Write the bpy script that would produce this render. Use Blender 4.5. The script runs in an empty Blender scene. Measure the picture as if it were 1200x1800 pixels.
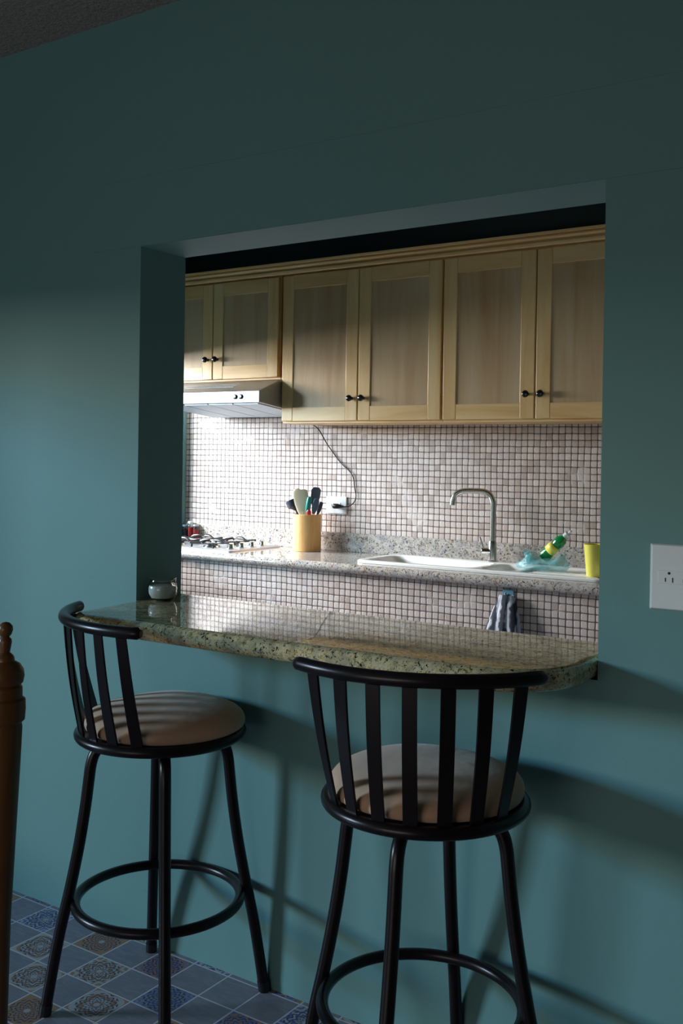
import bpy, bmesh, math, random
from mathutils import Vector, Matrix
random.seed(7)
PI = math.pi
S = bpy.context.scene
C = S.collection

# ------------------------------------------------------------------ camera
cd = bpy.data.cameras.new('camera'); cam = bpy.data.objects.new('camera', cd); C.objects.link(cam)
S.camera = cam
cd.sensor_fit = 'VERTICAL'; cd.sensor_height = 24.0
cd.lens = 1782.3047 / 1800 * 24.0
cd.shift_x = -1.2076 / 1800; cd.shift_y = -79.1793 / 1800
cd.clip_start = 0.05
_a, _t, _r = math.radians(33.7975), math.radians(0.4711), math.radians(0.8738)
fw = Vector((-math.sin(_a)*math.cos(_t), math.cos(_a)*math.cos(_t), -math.sin(_t)))
rt = Vector((math.cos(_a), math.sin(_a), 0)); up = rt.cross(fw)
RX = math.cos(_r)*rt + math.sin(_r)*up; UP = math.cos(_r)*up - math.sin(_r)*rt
m = Matrix.Identity(4)
for i in range(3):
    m[i][0], m[i][1], m[i][2] = RX[i], UP[i], -fw[i]
m[0][3], m[1][3], m[2][3] = 0.0, -2.1471, 1.42
cam.matrix_world = m

# ------------------------------------------------------------------ world + lights
w = bpy.data.worlds.new('world'); S.world = w; w.use_nodes = True
w.node_tree.nodes['Background'].inputs[0].default_value = (0.55, 0.75, 1.0, 1)
w.node_tree.nodes['Background'].inputs[1].default_value = 0.5

def area(name, loc, target, sx, sy, power, col, spread=180):
    ld = bpy.data.lights.new(name, 'AREA'); ld.shape = 'RECTANGLE'
    ld.size = sx; ld.size_y = sy; ld.energy = power; ld.color = col; ld.spread = math.radians(spread)
    o = bpy.data.objects.new(name, ld); C.objects.link(o); o.location = loc
    d = Vector(target) - Vector(loc)
    o.rotation_euler = d.to_track_quat('-Z', 'Y').to_euler()
    return o
# dining room: daylight from a window far to the left behind the viewer
area('dining_window_light', (-12.5, -8.2, 2.75), (-1.3, 0, 0.8), 2.2, 0.9, 460, (1.0, 1.0, 0.90))
area('dining_sky_light', (-12.5, -8.2, 3.75), (-1.3, 0, 0.8), 2.2, 1.1, 860, (0.29, 0.66, 1.0))
# added weak fill lamp behind the viewer, lifts the dim wall and ceiling
area('dining_fill_light', (-1.2, -4.3, 0.95), (-1.7, 0, 2.2), 1.8, 1.4, 19, (1.0, 0.97, 0.90))
# kitchen: sky outside the kitchen window in the left end wall
area('kitchen_window_light', (-6.9, 1.0, 2.7), (-3.9, 1.9, 1.4), 2.8, 2.0, 960, (0.90, 0.95, 1.0))

vs = S.view_settings
vs.view_transform = 'Standard'; vs.look = 'None'; vs.exposure = 0.0; vs.gamma = 1.0; vs.use_curve_mapping = False

# ------------------------------------------------------------------ node helper
class N:
    def __init__(s, name):
        s.m = bpy.data.materials.new(name); s.m.use_nodes = True
        s.t = s.m.node_tree; s.b = s.t.nodes['Principled BSDF']
    def node(s, typ, **kw):
        n = s.t.nodes.new(typ)
        for k, v in kw.items(): setattr(n, k, v)
        return n
    def set(s, inp, v):
        if isinstance(v, bpy.types.NodeSocket): s.t.links.new(v, inp)
        elif isinstance(v, (tuple, list)) and len(v) == 3 and inp.type == 'RGBA': inp.default_value = (*v, 1)
        else: inp.default_value = v
    def P(s, name, v): s.set(s.b.inputs[name], v)
    def M(s, op, a, b=0.0, c=0.0):
        n = s.node('ShaderNodeMath', operation=op)
        for i, v in enumerate((a, b, c)): s.set(n.inputs[i], v)
        return n.outputs[0]
    def mix(s, f, a, b, mode='MIX'):
        n = s.node('ShaderNodeMix', data_type='RGBA', blend_type=mode)
        s.set(n.inputs[0], f); s.set(n.inputs[6], a); s.set(n.inputs[7], b)
        return n.outputs[2]
    def coord(s, scale=(1, 1, 1), kind='Object'):
        tc = s.node('ShaderNodeTexCoord'); mp = s.node('ShaderNodeMapping')
        s.t.links.new(tc.outputs[kind], mp.inputs[0]); mp.inputs['Scale'].default_value = scale
        return mp.outputs[0]
    def pos(s, scale=(1, 1, 1)):
        g = s.node('ShaderNodeNewGeometry'); mp = s.node('ShaderNodeMapping')
        s.t.links.new(g.outputs['Position'], mp.inputs[0]); mp.inputs['Scale'].default_value = scale
        return mp.outputs[0]
    def noise(s, v, scale, detail=3, rough=0.5, dist=0.0, out=0):
        n = s.node('ShaderNodeTexNoise'); s.set(n.inputs['Vector'], v)
        n.inputs['Scale'].default_value = scale; n.inputs['Detail'].default_value = detail
        n.inputs['Roughness'].default_value = rough; n.inputs['Distortion'].default_value = dist
        return n.outputs[out]
    def voro(s, v, scale, feature='F1', out='Distance'):
        n = s.node('ShaderNodeTexVoronoi', feature=feature); s.set(n.inputs['Vector'], v)
        n.inputs['Scale'].default_value = scale
        return n.outputs[out]
    def ramp(s, f, stops, interp='LINEAR'):
        n = s.node('ShaderNodeValToRGB'); s.set(n.inputs[0], f); r = n.color_ramp; r.interpolation = interp
        while len(r.elements) < len(stops): r.elements.new(0.5)
        for e, (p, c) in zip(r.elements, stops):
            e.position = p; e.color = (*c, 1) if len(c) == 3 else c
        return n.outputs[0]
    def bump(s, h, strength=0.2, dist=0.01):
        n = s.node('ShaderNodeBump'); s.set(n.inputs['Height'], h)
        n.inputs['Strength'].default_value = strength; n.inputs['Distance'].default_value = dist
        s.P('Normal', n.outputs[0])

def lin(r, g, b):
    f = lambda c: (c/255/12.92) if c/255 <= 0.04045 else ((c/255+0.055)/1.055)**2.4
    return (f(r), f(g), f(b))
def simple(name, col, rough=0.5, metal=0.0, **kw):
    n = N(name); n.P('Base Color', col); n.P('Roughness', rough); n.P('Metallic', metal)
    for k, v in kw.items(): n.P(k.replace('_', ' '), v)
    # a faint procedural mottling so nothing is perfectly flat
    v = n.noise(n.coord(), 60, 2)
    n.P('Base Color', n.mix(n.M('MULTIPLY', v, 0.12), col, tuple(c*0.75 for c in col)))
    return n.m

MT = {}
# teal paint
n = N('teal_wall_paint'); v = n.pos()
c = n.mix(n.noise(v, 1.3, 4), lin(112, 152, 150), lin(105, 145, 143))
n.P('Base Color', c); n.P('Roughness', 0.62); n.P('Specular IOR Level', 0.3)
h = n.M('ADD', n.noise(v, 90, 3), n.M('MULTIPLY', n.noise(v, 6, 4), 3.0))
n.bump(h, 0.10, 0.004); MT['teal'] = n.m
# teal darkened for the kitchen side; shade above the cabinets put into the colour
MT['dark_teal'] = simple('shaded_kitchen_teal', lin(70, 88, 88), 0.7)
# stucco ceiling
n = N('stucco_ceiling'); v = n.pos()
n.P('Base Color', n.mix(n.noise(v, 60, 3), lin(190, 180, 172), lin(150, 142, 138))); n.P('Roughness', 0.9)
n.bump(n.noise(v, 75, 4, 0.65), 0.9, 0.02); MT['stucco'] = n.m
# tumbled stone mosaic
def mosaic(name, axis):
    n = N(name); g = n.node('ShaderNodeNewGeometry'); sp = n.node('ShaderNodeSeparateXYZ')
    n.t.links.new(g.outputs['Position'], sp.inputs[0])
    wob = n.noise(n.pos(), 9, 2, out=1); ws = n.node('ShaderNodeSeparateColor'); n.t.links.new(wob, ws.inputs[0])
    P_ = 0.0335
    ux = n.M('ADD', sp.outputs[axis], n.M('MULTIPLY', n.M('SUBTRACT', ws.outputs[0], 0.5), 0.009))
    uz = n.M('ADD', sp.outputs[2], n.M('MULTIPLY', n.M('SUBTRACT', ws.outputs[1], 0.5), 0.009))
    u = n.M('DIVIDE', n.M('ADD', ux, 10.0), P_); z = n.M('DIVIDE', n.M('ADD', uz, 0.012), P_)
    fu = n.M('ABSOLUTE', n.M('SUBTRACT', n.M('FRACT', u), 0.5)); fz = n.M('ABSOLUTE', n.M('SUBTRACT', n.M('FRACT', z), 0.5))
    cb = n.node('ShaderNodeCombineXYZ'); n.set(cb.inputs[0], n.M('FLOOR', u)); n.set(cb.inputs[1], n.M('FLOOR', z))
    wn = n.node('ShaderNodeTexWhiteNoise', noise_dimensions='3D'); n.t.links.new(cb.outputs[0], wn.inputs[0])
    # rounded square distance
    p_ = 7.0
    d = n.M('POWER', n.M('ADD', n.M('POWER', n.M('MULTIPLY', fu, 2), p_), n.M('POWER', n.M('MULTIPLY', fz, 2), p_)), 1/p_)
    edge = n.M('ADD', d, n.M('MULTIPLY', n.M('SUBTRACT', n.noise(n.pos(), 160, 3), 0.5), 0.12))
    mask = n.ramp(edge, [(0.84, (0, 0, 0)), (0.91, (1, 1, 1))])
    tile = n.ramp(wn.outputs[0], [(0, lin(178, 158, 148)), (0.2, lin(204, 184, 173)), (0.45, lin(216, 199, 189)), (0.7, lin(208, 192, 185)), (0.9, lin(224, 208, 199)), (1, lin(190, 167, 153))])
    mot = n.noise(n.pos(), 110, 4)
    tile = n.mix(n.M('MULTIPLY', mot, 0.45), tile, lin(168, 155, 147))
    big = n.noise(n.pos(), 2.4, 2)
    gro = n.mix(n.ramp(big, [(0.45, (0, 0, 0)), (0.62, (1, 1, 1))]), lin(92, 76, 70), lin(84, 80, 82))
    # white grout smears in patches
    sm = n.ramp(n.noise(n.pos((1, 1, 1.4)), 5.5, 5, 0.6), [(0.60, (0, 0, 0)), (0.70, (1, 1, 1))])
    gro = n.mix(n.M('MULTIPLY', sm, 0.85), gro, lin(196, 192, 192))
    n.P('Base Color', n.mix(mask, tile, gro)); n.P('Roughness', 0.55); n.P('Specular IOR Level', 0.35)
    hh = n.M('ADD', n.M('SUBTRACT', 1.0, n.ramp(edge, [(0.70, (0, 0, 0)), (0.93, (1, 1, 1))])), n.M('MULTIPLY', mot, 0.15))
    n.bump(hh, 0.5, 0.003)
    return n.m
MT['mosaic'] = mosaic('tumbled_stone_mosaic', 0)
# granite
def granite(name, stops, haze):
    n = N(name); v = n.pos()
    base = n.ramp(n.noise(v, 60, 6, 0.74, 0.5), stops)
    base = n.mix(n.ramp(n.noise(v, 24, 4), [(0.48, (0, 0, 0)), (0.62, (0.6, 0.6, 0.6))]), base, haze)
    blk = n.ramp(n.noise(v, 105, 5, 0.78, 0.5), [(0.415, (1, 1, 1)), (0.445, (0, 0, 0))])
    base = n.mix(blk, base, lin(26, 26, 24))
    brn = n.ramp(n.noise(v, 40, 4, 0.6, 0.3), [(0.62, (0, 0, 0)), (0.67, (0.7, 0.7, 0.7))])
    base = n.mix(brn, base, lin(126, 84, 58))
    n.P('Base Color', base); n.P('Roughness', 0.02); n.P('Specular IOR Level', 0.7)
    return n.m
MT['granite'] = granite('speckled_granite', [(0.32, lin(90, 80, 56)), (0.40, lin(178, 154, 108)), (0.50, lin(228, 204, 152)), (0.60, lin(200, 186, 152)), (0.70, lin(240, 226, 186))], lin(144, 136, 114))
MT['granite_light'] = granite('pale_grey_granite', [(0.32, lin(96, 88, 82)), (0.40, lin(160, 150, 138)), (0.50, lin(200, 190, 176)), (0.60, lin(182, 178, 178)), (0.70, lin(224, 216, 204))], lin(150, 146, 150))
# woods
def wood(name, c1, c2, c3, scale, grain_axis, rough=0.38, fine=22):
    n = N(name); sc = [1.0, 1.0, 1.0]; sc[grain_axis] = 0.09
    v = n.pos(tuple(sc))
    g = n.noise(v, scale, 4, 0.6, 1.2)
    f = n.noise(v, scale*fine, 3, 0.6)
    col = n.ramp(g, [(0.30, c1), (0.5, c2), (0.68, c3)])
    col = n.mix(n.M('MULTIPLY', f, 0.30), col, tuple(x*0.72 for x in c2))
    n.P('Base Color', col); n.P('Roughness', rough); n.P('Specular IOR Level', 0.4)
    n.bump(f, 0.04, 0.002)
    return n.m
pa, pb, pc = lin(218, 170, 106), lin(232, 192, 132), lin(238, 206, 152)
MT['pine_v'] = wood('pine_rail_vertical', pa, pb, pc, 9, 2)
MT['pine_h'] = wood('pine_rail_horizontal', pa, pb, pc, 9, 0)
MT['panel'] = wood('maple_plywood_panel', lin(184, 144, 100), lin(198, 166, 124), lin(206, 182, 146), 6, 2, 0.42)
MT['oak'] = wood('varnished_oak', lin(84, 50, 24), lin(108, 70, 36), lin(128, 86, 46), 12, 2, 0.35)
MT['bamboo'] = wood('bamboo', lin(214, 158, 96), lin(226, 176, 112), lin(234, 190, 128), 30, 2, 0.4, 8)
MT['edge_wood'] = wood('stained_cabinet_side', lin(150, 88, 44), lin(170, 106, 56), lin(190, 124, 70), 9, 2)
# metals and plastics
MT['bronze'] = simple('dark_bronze_powder_coat', lin(40, 33, 35), 0.30, 0.55)
MT['steel'] = simple('brushed_stainless_steel', (0.52, 0.53, 0.55), 0.42, 0.85)
MT['nickel'] = simple('brushed_nickel', (0.52, 0.50, 0.47), 0.25, 1.0)
MT['black'] = simple('black_enamel', (0.012, 0.012, 0.014), 0.3)
MT['knob'] = simple('black_ceramic_knob', (0.012, 0.011, 0.011), 0.18)
MT['white_enamel'] = simple('white_sink_enamel', lin(244, 244, 240), 0.14)
MT['white_plastic'] = simple('white_plastic', lin(224, 226, 226), 0.4)
MT['silver'] = simple('polished_chrome', (0.85, 0.85, 0.85), 0.12, 1.0)
MT['hole'] = simple('dark_slot', (0.01, 0.01, 0.01), 0.7)
MT['hood_dark'] = simple('brushed_hood_side', (0.30, 0.30, 0.29), 0.38, 0.9)
MT['filter'] = simple('aluminium_filter', (0.62, 0.70, 0.78), 0.5, 0.3)
MT['yellow'] = simple('yellow_plastic', lin(232, 222, 96), 0.35)
MT['teal_plastic'] = simple('teal_silicone', lin(22, 132, 124), 0.4)
MT['slate_plastic'] = simple('slate_blue_nylon', lin(62, 82, 102), 0.4)
MT['navy'] = simple('dark_navy_nylon', lin(34, 40, 58), 0.45)
MT['beige'] = simple('pale_wood_spoon', lin(222, 208, 178), 0.5)
MT['red'] = simple('red_plastic', lin(190, 36, 40), 0.4)
MT['hook'] = simple('pale_blue_plastic', lin(128, 170, 196), 0.35)
MT['frame'] = simple('blue_grey_window_frame', lin(150, 185, 190), 0.4)
def glass(name, col, rough=0.0, ior=1.45):
    n = N(name); n.P('Base Color', col); n.P('Transmission Weight', 1.0); n.P('Roughness', rough); n.P('IOR', ior)
    return n.m
MT['glass'] = glass('clear_glass', (0.93, 0.97, 0.96))
MT['pane'] = None
n = N('window_pane'); n.P('Base Color', (0.98, 1, 1)); n.P('Roughness', 0.0); n.P('Transmission Weight', 1.0); n.P('IOR', 1.02); MT['pane'] = n.m
n = N('clear_blue_film'); n.P('Base Color', lin(120, 205, 210)); n.P('Roughness', 0.22); n.P('Alpha', 0.42)
n.P('Specular IOR Level', 0.7); n.bump(n.noise(n.coord(), 40, 3), 0.7, 0.01); MT['film'] = n.m
n = N('green_translucent_plastic'); n.P('Base Color', lin(20, 150, 78)); n.P('Roughness', 0.12); n.P('Transmission Weight', 0.45); MT['green'] = n.m
n = N('frosted_clear_plastic'); n.P('Base Color', (0.9, 0.92, 0.95)); n.P('Roughness', 0.3); n.P('Transmission Weight', 0.6); MT['frost'] = n.m
# suede
n = N('tan_microsuede'); v = n.coord()
n.P('Base Color', n.mix(n.noise(v, 9, 4, 0.6), lin(226, 184, 154), lin(196, 154, 126)))
n.P('Roughness', 0.95); n.P('Sheen Weight', 0.35); n.P('Specular IOR Level', 0.1)
n.bump(n.noise(v, 14, 3), 0.25, 0.01); MT['suede'] = n.m
# candle wax / sand in the jar
MT['wax'] = simple('pale_wax', lin(236, 236, 230), 0.5)
# towel
n = N('striped_grey_towel'); v = n.coord()
wv = n.node('ShaderNodeTexWave', wave_type='BANDS', bands_direction='X'); n.set(wv.inputs['Vector'], v)
wv.inputs['Scale'].default_value = 6.5; wv.inputs['Distortion'].default_value = 4.0; wv.inputs['Detail Scale'].default_value = 3.0
n.P('Base Color', n.ramp(wv.outputs[1], [(0.35, lin(62, 66, 76)), (0.6, lin(120, 124, 134)), (0.82, lin(196, 198, 206))]))
n.P('Roughness', 0.95); n.bump(n.noise(v, 260, 3), 0.8, 0.004); MT['towel'] = n.m

# patchwork cement floor tiles
n = N('patchwork_floor_tile')
g = n.node('ShaderNodeNewGeometry'); sp = n.node('ShaderNodeSeparateXYZ'); n.t.links.new(g.outputs['Position'], sp.inputs[0])
TP = 0.122
u = n.M('DIVIDE', n.M('ADD', sp.outputs[0], 2.143), TP); v_ = n.M('DIVIDE', n.M('MULTIPLY', n.M('ADD', sp.outputs[1], 0.016), -1.0), TP)
iu, jv = n.M('FLOOR', u), n.M('FLOOR', v_)
lx, ly = n.M('SUBTRACT', n.M('FRACT', u), 0.5), n.M('SUBTRACT', n.M('FRACT', v_), 0.5)
r = n.M('SQRT', n.M('ADD', n.M('MULTIPLY', lx, lx), n.M('MULTIPLY', ly, ly)))
th = n.M('ARCTAN2', ly, lx)
cb = n.node('ShaderNodeCombineXYZ'); n.set(cb.inputs[0], iu); n.set(cb.inputs[1], jv)
wn = n.node('ShaderNodeTexWhiteNoise', noise_dimensions='3D'); n.t.links.new(cb.outputs[0], wn.inputs[0])
sc = n.node('ShaderNodeSeparateColor'); n.t.links.new(wn.outputs[1], sc.inputs[0])
h1, h2, h3 = sc.outputs[0], sc.outputs[1], sc.outputs[2]
petal8 = n.M('COSINE', n.M('MULTIPLY', th, 8.0)); petal4 = n.M('COSINE', n.M('MULTIPLY', th, 4.0))
petal = n.mix(n.M('GREATER_THAN', h3, 0.45), petal4, petal8)
pet_s = n.node('ShaderNodeSeparateColor'); n.t.links.new(petal, pet_s.inputs[0]); petv = pet_s.outputs[0]
frq = n.M('ADD', n.M('MULTIPLY', h1, 3.0), 3.5)
ph = n.M('MULTIPLY', n.M('ADD', r, n.M('MULTIPLY', petv, n.M('MULTIPLY', r, n.M('ADD', n.M('MULTIPLY', h2, 0.25), 0.10)))), frq)
ring = n.M('SINE', n.M('MULTIPLY', ph, 2*PI))
ph2 = n.M('ADD', n.M('MULTIPLY', r, 9.0), n.M('MULTIPLY', n.M('COSINE', n.M('MULTIPLY', th, 12.0)), 0.35))
ring2 = n.M('SINE', n.M('MULTIPLY', ph2, 2*PI))
blue, navy, cream, ochre, grey = lin(96, 110, 176), lin(40, 46, 92), lin(190, 184, 188), lin(176, 128, 92), lin(112, 118, 128)
ground = n.mix(n.M('GREATER_THAN', h2, 0.55), cream, n.mix(n.M('GREATER_THAN', h1, 0.8), ochre, lin(150, 150, 156)))
accent = n.mix(n.M('GREATER_THAN', h3, 0.5), ochre, blue)
col = n.mix(n.M('GREATER_THAN', ring, 0.1), ground, accent)
col = n.mix(n.M('MULTIPLY', n.M('GREATER_THAN', ring2, 0.45), n.M('LESS_THAN', r, 0.46)), col, navy)
col = n.mix(n.M('LESS_THAN', r, 0.07), col, cream)
chk = n.M('SUBTRACT', 1.0, n.M('MODULO', n.M('ABSOLUTE', n.M('ADD', iu, jv)), 2.0))
plain = n.M('MULTIPLY', chk, n.M('LESS_THAN', h1, 0.9))
sp30 = n.M('MULTIPLY', n.M('COMPARE', iu, 3.0, 0.1), n.M('COMPARE', jv, 0.0, 0.1))
plain = n.M('MAXIMUM', plain, sp30)
marb = n.mix(n.ramp(n.noise(n.pos((1, 3, 1)), 14, 5, 0.6, 1.5), [(0.45, (0, 0, 0)), (0.6, (0.6, 0.6, 0.6))]), lin(140, 134, 148), lin(160, 154, 166))
col = n.mix(plain, col, marb)
wear = n.noise(n.pos(), 45, 4, 0.65)
col = n.mix(n.M('MULTIPLY', wear, 0.30), col, lin(120, 118, 130))
ed = n.M('MAXIMUM', n.M('ABSOLUTE', lx), n.M('ABSOLUTE', ly))
gm = n.ramp(ed, [(0.478, (0, 0, 0)), (0.484, (1, 1, 1))])
col = n.mix(gm, col, lin(216, 212, 220))
n.P('Base Color', col); n.P('Roughness', 0.42); n.P('Specular IOR Level', 0.35)
n.bump(n.M('SUBTRACT', 1.0, gm), 0.3, 0.002); MT['floor'] = n.m

# ------------------------------------------------------------------ mesh helpers
def obj(name, bm, mat, parent=None, smooth=True, bevel=0.0, seg=2, sub=0, loc=None, rot=None, ang=35):
    me = bpy.data.meshes.new(name); bmesh.ops.recalc_face_normals(bm, faces=bm.faces[:]); bm.to_mesh(me); bm.free()
    o = bpy.data.objects.new(name, me); C.objects.link(o); me.materials.append(MT[mat] if isinstance(mat, str) else mat)
    if parent: o.parent = parent
    if loc: o.location = loc
    if rot: o.rotation_euler = rot
    if smooth:
        for p in me.polygons: p.use_smooth = True
        try: me.set_sharp_from_angle(angle=math.radians(ang))
        except Exception: pass
    if bevel > 0:
        b = o.modifiers.new('bevel', 'BEVEL'); b.width = bevel; b.segments = seg; b.limit_method = 'ANGLE'; b.angle_limit = math.radians(35)
        b.harden_normals = False
        wn_ = o.modifiers.new('wn', 'WEIGHTED_NORMAL'); wn_.keep_sharp = True; wn_.weight = 80
    if sub:
        s_ = o.modifiers.new('sub', 'SUBSURF'); s_.levels = sub; s_.render_levels = sub
    return o
def B(): return bmesh.new()
def box(bm, x0, x1, y0, y1, z0, z1):
    vs_ = [bm.verts.new(p) for p in ((x0, y0, z0), (x1, y0, z0), (x1, y1, z0), (x0, y1, z0), (x0, y0, z1), (x1, y0, z1), (x1, y1, z1), (x0, y1, z1))]
    for f in ((0, 3, 2, 1), (4, 5, 6, 7), (0, 1, 5, 4), (1, 2, 6, 5), (2, 3, 7, 6), (3, 0, 4, 7)):
        bm.faces.new([vs_[i] for i in f])
    return bm
def lathe(bm, prof, seg=40, cx=0, cy=0, M=None):
    rings = []
    for r_, z in prof:
        if r_ < 1e-6:
            p = Vector((cx, cy, z)); rings.append([bm.verts.new(M @ p if M else p)])
        else:
            ring = []
            for k in range(seg):
                a = 2*PI*k/seg; p = Vector((cx+r_*math.cos(a), cy+r_*math.sin(a), z)); ring.append(bm.verts.new(M @ p if M else p))
            rings.append(ring)
    for A, Bn in zip(rings, rings[1:]):
        if len(A) == 1 and len(Bn) == 1: continue
        for k in range(seg):
            k2 = (k+1) % seg
            if len(A) == 1: bm.faces.new((A[0], Bn[k2], Bn[k]))
            elif len(Bn) == 1: bm.faces.new((A[k], A[k2], Bn[0]))
            else: bm.faces.new((A[k], A[k2], Bn[k2], Bn[k]))
    if len(rings[0]) > 1: bm.faces.new(rings[0][::-1])
    if len(rings[-1]) > 1: bm.faces.new(rings[-1])
    return bm
def tube(bm, pts, rad, seg=14, closed=False, cap=True):
    pts = [Vector(p) for p in pts]; nn = len(pts)
    rads = rad if isinstance(rad, (list, tuple)) else [rad]*nn
    T = []
    for i in range(nn):
        if closed: d = pts[(i+1) % nn]-pts[i-1]
        else: d = pts[min(i+1, nn-1)]-pts[max(i-1, 0)]
        T.append(d.normalized())
    ref = Vector((0, 0, 1)) if abs(T[0].z) < 0.9 else Vector((1, 0, 0))
    nrm = T[0].cross(ref).normalized(); rings = []
    for i in range(nn):
        nrm = (nrm - T[i]*nrm.dot(T[i])).normalized(); bn = T[i].cross(nrm)
        rings.append([bm.verts.new(pts[i]+rads[i]*(math.cos(2*PI*k/seg)*nrm+math.sin(2*PI*k/seg)*bn)) for k in range(seg)])
    for i in range(nn if closed else nn-1):
        A, Bn = rings[i], rings[(i+1) % nn]
        for k in range(seg):
            k2 = (k+1) % seg; bm.faces.new((A[k], A[k2], Bn[k2], Bn[k]))
    if not closed and cap:
        bm.faces.new(rings[0][::-1]); bm.faces.new(rings[-1])
    return bm
def smooth_path(pts, n_=8):
    pts = [Vector(p) for p in pts]; out = []
    P = [pts[0]*2-pts[1]]+pts+[pts[-1]*2-pts[-2]]
    for i in range(1, len(P)-2):
        for k in range(n_):
            t = k/n_; a, b, c, d = P[i-1], P[i], P[i+1], P[i+2]
            out.append(0.5*((2*b)+(c-a)*t+(2*a-5*b+4*c-d)*t*t+(3*b-a-3*c+d)*t**3))
    out.append(pts[-1]); return out
def prism(bm, poly, z0, z1):
    lo = [bm.verts.new((x, y, z0)) for x, y in poly]; hi = [bm.verts.new((x, y, z1)) for x, y in poly]
    k = len(poly); bm.faces.new(lo[::-1]); bm.faces.new(hi)
    for i in range(k): bm.faces.new((lo[i], lo[(i+1) % k], hi[(i+1) % k], hi[i]))
    return bm
def slab(bm, poly, z0, z1, rnd, mask=None, steps=5):
    """polygon slab with rounded (bullnose) rim; mask(i) says which vertices get the rounding inset"""
    k = len(poly); ctr = [Vector((x, y)) for x, y in poly]; nrm = []
    for i in range(k):
        a, b, c = ctr[i-1], ctr[i], ctr[(i+1) % k]
        d1, d2 = (b-a).normalized(), (c-b).normalized(); n1, n2 = Vector((d1.y, -d1.x)), Vector((d2.y, -d2.x))
        q = (n1+n2); nrm.append(q/max(0.3, q.dot(n1)) if q.length > 1e-6 else n1)
    rings = []
    prof = []
    for s_ in range(steps+1):
        a = -PI/2+PI*s_/steps*1.0
        prof.append((1-math.cos(a), (math.sin(a)+1)/2))
    for ins, hz in prof:
        ring = []
        for i in range(k):
            f = mask(i) if mask else 1.0
            p = ctr[i]-nrm[i]*(ins*rnd*f); ring.append(bm.verts.new((p.x, p.y, z0+(z1-z0)*hz)))
        rings.append(ring)
    bm.faces.new(rings[0][::-1]); bm.faces.new(rings[-1])
    for A, Bn in zip(rings, rings[1:]):
        for i in range(k): bm.faces.new((A[i], A[(i+1) % k], Bn[(i+1) % k], Bn[i]))
    return bm
def flat_tops(o):
    me = o.data
    tops = {p.index for p in me.polygons if abs(p.normal.z) > 0.999}
    for i in tops: me.polygons[i].use_smooth = False
    ek = {}
    for p in me.polygons:
        for k in p.edge_keys: ek.setdefault(k, []).append(p.index)
    for e in me.edges:
        f = ek.get(e.key, [])
        if any(i in tops for i in f): e.use_edge_sharp = True
def tag(o, label, cat, group=None):
    o['label'] = label; o['category'] = cat
    if group: o['group'] = group
    return o
def thing(name, label, cat, loc=(0, 0, 0), rz=0, group=None):
    o = bpy.data.objects.new(name, None); C.objects.link(o); o.location = loc; o.rotation_euler = (0, 0, rz)
    o.empty_display_size = 0.05
    return tag(o, label, cat, group)
def struct(name, bm, mat, **kw):
    o = obj(name, bm, mat, smooth=False, **kw); o['kind'] = 'structure'; return o

# ------------------------------------------------------------------ setting
XL, XR, ZT, WT = -2.1607, -0.7593, 2.0349, 0.1915
ZB, H = 0.993, 2.722
BX0, BX1 = -3.95, 3.2          # dining room extent
KX0, KX1, KY1 = -4.43, -0.25, 2.68
# wall with the pass-through (one continuous mesh of blocks sharing faces, plus the faint lintel patch)
bm = B()
xs = [-4.75, XL, XR, BX1]; 
box(bm, xs[0], XL, 0, WT, 0, H); box(bm, XR, xs[3], 0, WT, 0, H)
box(bm, XL, XR, 0, WT, ZT, H); box(bm, XL, XR, 0, WT, 0, 0.945)
bmesh.ops.remove_doubles(bm, verts=bm.verts[:], dist=1e-5)
wall = struct('wall_middle', bm, 'teal')
bm = B(); box(bm, -2.368, BX1-0.01, -0.0022, 0.001, ZT+0.0015, 2.238)
o = struct('trim_1', bm, 'teal', bevel=0.0012)
# floor, ceilings
bm = B(); box(bm, KX0-0.3, BX1, -4.6, KY1+0.1, -0.06, 0.0); struct('floor', bm, 'floor')
bm = B(); box(bm, KX0-0.3, BX1, -4.6, 0.0, H, H+0.06); struct('ceiling', bm, 'stucco')
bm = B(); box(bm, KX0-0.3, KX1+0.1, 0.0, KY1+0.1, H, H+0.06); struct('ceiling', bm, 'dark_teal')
# dining room side walls (behind / beside the viewer) with a window opening in the left one
bm = B()
box(bm, -4.75, -4.63, -4.6, 0, 0, 0.62); box(bm, -4.75, -4.63, -4.6, 0, 2.02, H)
box(bm, -4.75, -4.63, -4.6, -3.6, 0.62, 2.02); box(bm, -4.75, -4.63, -1.4, 0, 0.62, 2.02)
struct('wall_left', bm, 'teal')
bm = B(); box(bm, -4.75, BX1, -4.72, -4.6, 0, H); struct('wall_rear', bm, 'teal')
bm = B(); box(bm, BX1, BX1+0.12, -4.72, WT, 0, H); struct('wall_right', bm, 'teal')
# kitchen walls
bm = B(); box(bm, KX0-0.12, KX1+0.1, KY1, KY1+0.12, 0, 2.0); struct('wall_back', bm, 'mosaic')
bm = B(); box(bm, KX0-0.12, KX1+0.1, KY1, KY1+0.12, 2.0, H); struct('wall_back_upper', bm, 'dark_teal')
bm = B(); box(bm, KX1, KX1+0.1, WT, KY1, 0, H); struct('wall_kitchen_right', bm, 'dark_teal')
WY0, WY1, WZ0, WZ1 = 0.45, 2.63, 0.98, 2.06
bm = B()
box(bm, KX0-0.12, KX0, WT, KY1, 0, WZ0); box(bm, KX0-0.12, KX0, WT, KY1, WZ1, H)
box(bm, KX0-0.12, KX0, WT, WY0, WZ0, WZ1); box(bm, KX0-0.12, KX0, WY1, KY1, WZ0, WZ1)
struct('wall_kitchen_left', bm, 'teal')
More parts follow.
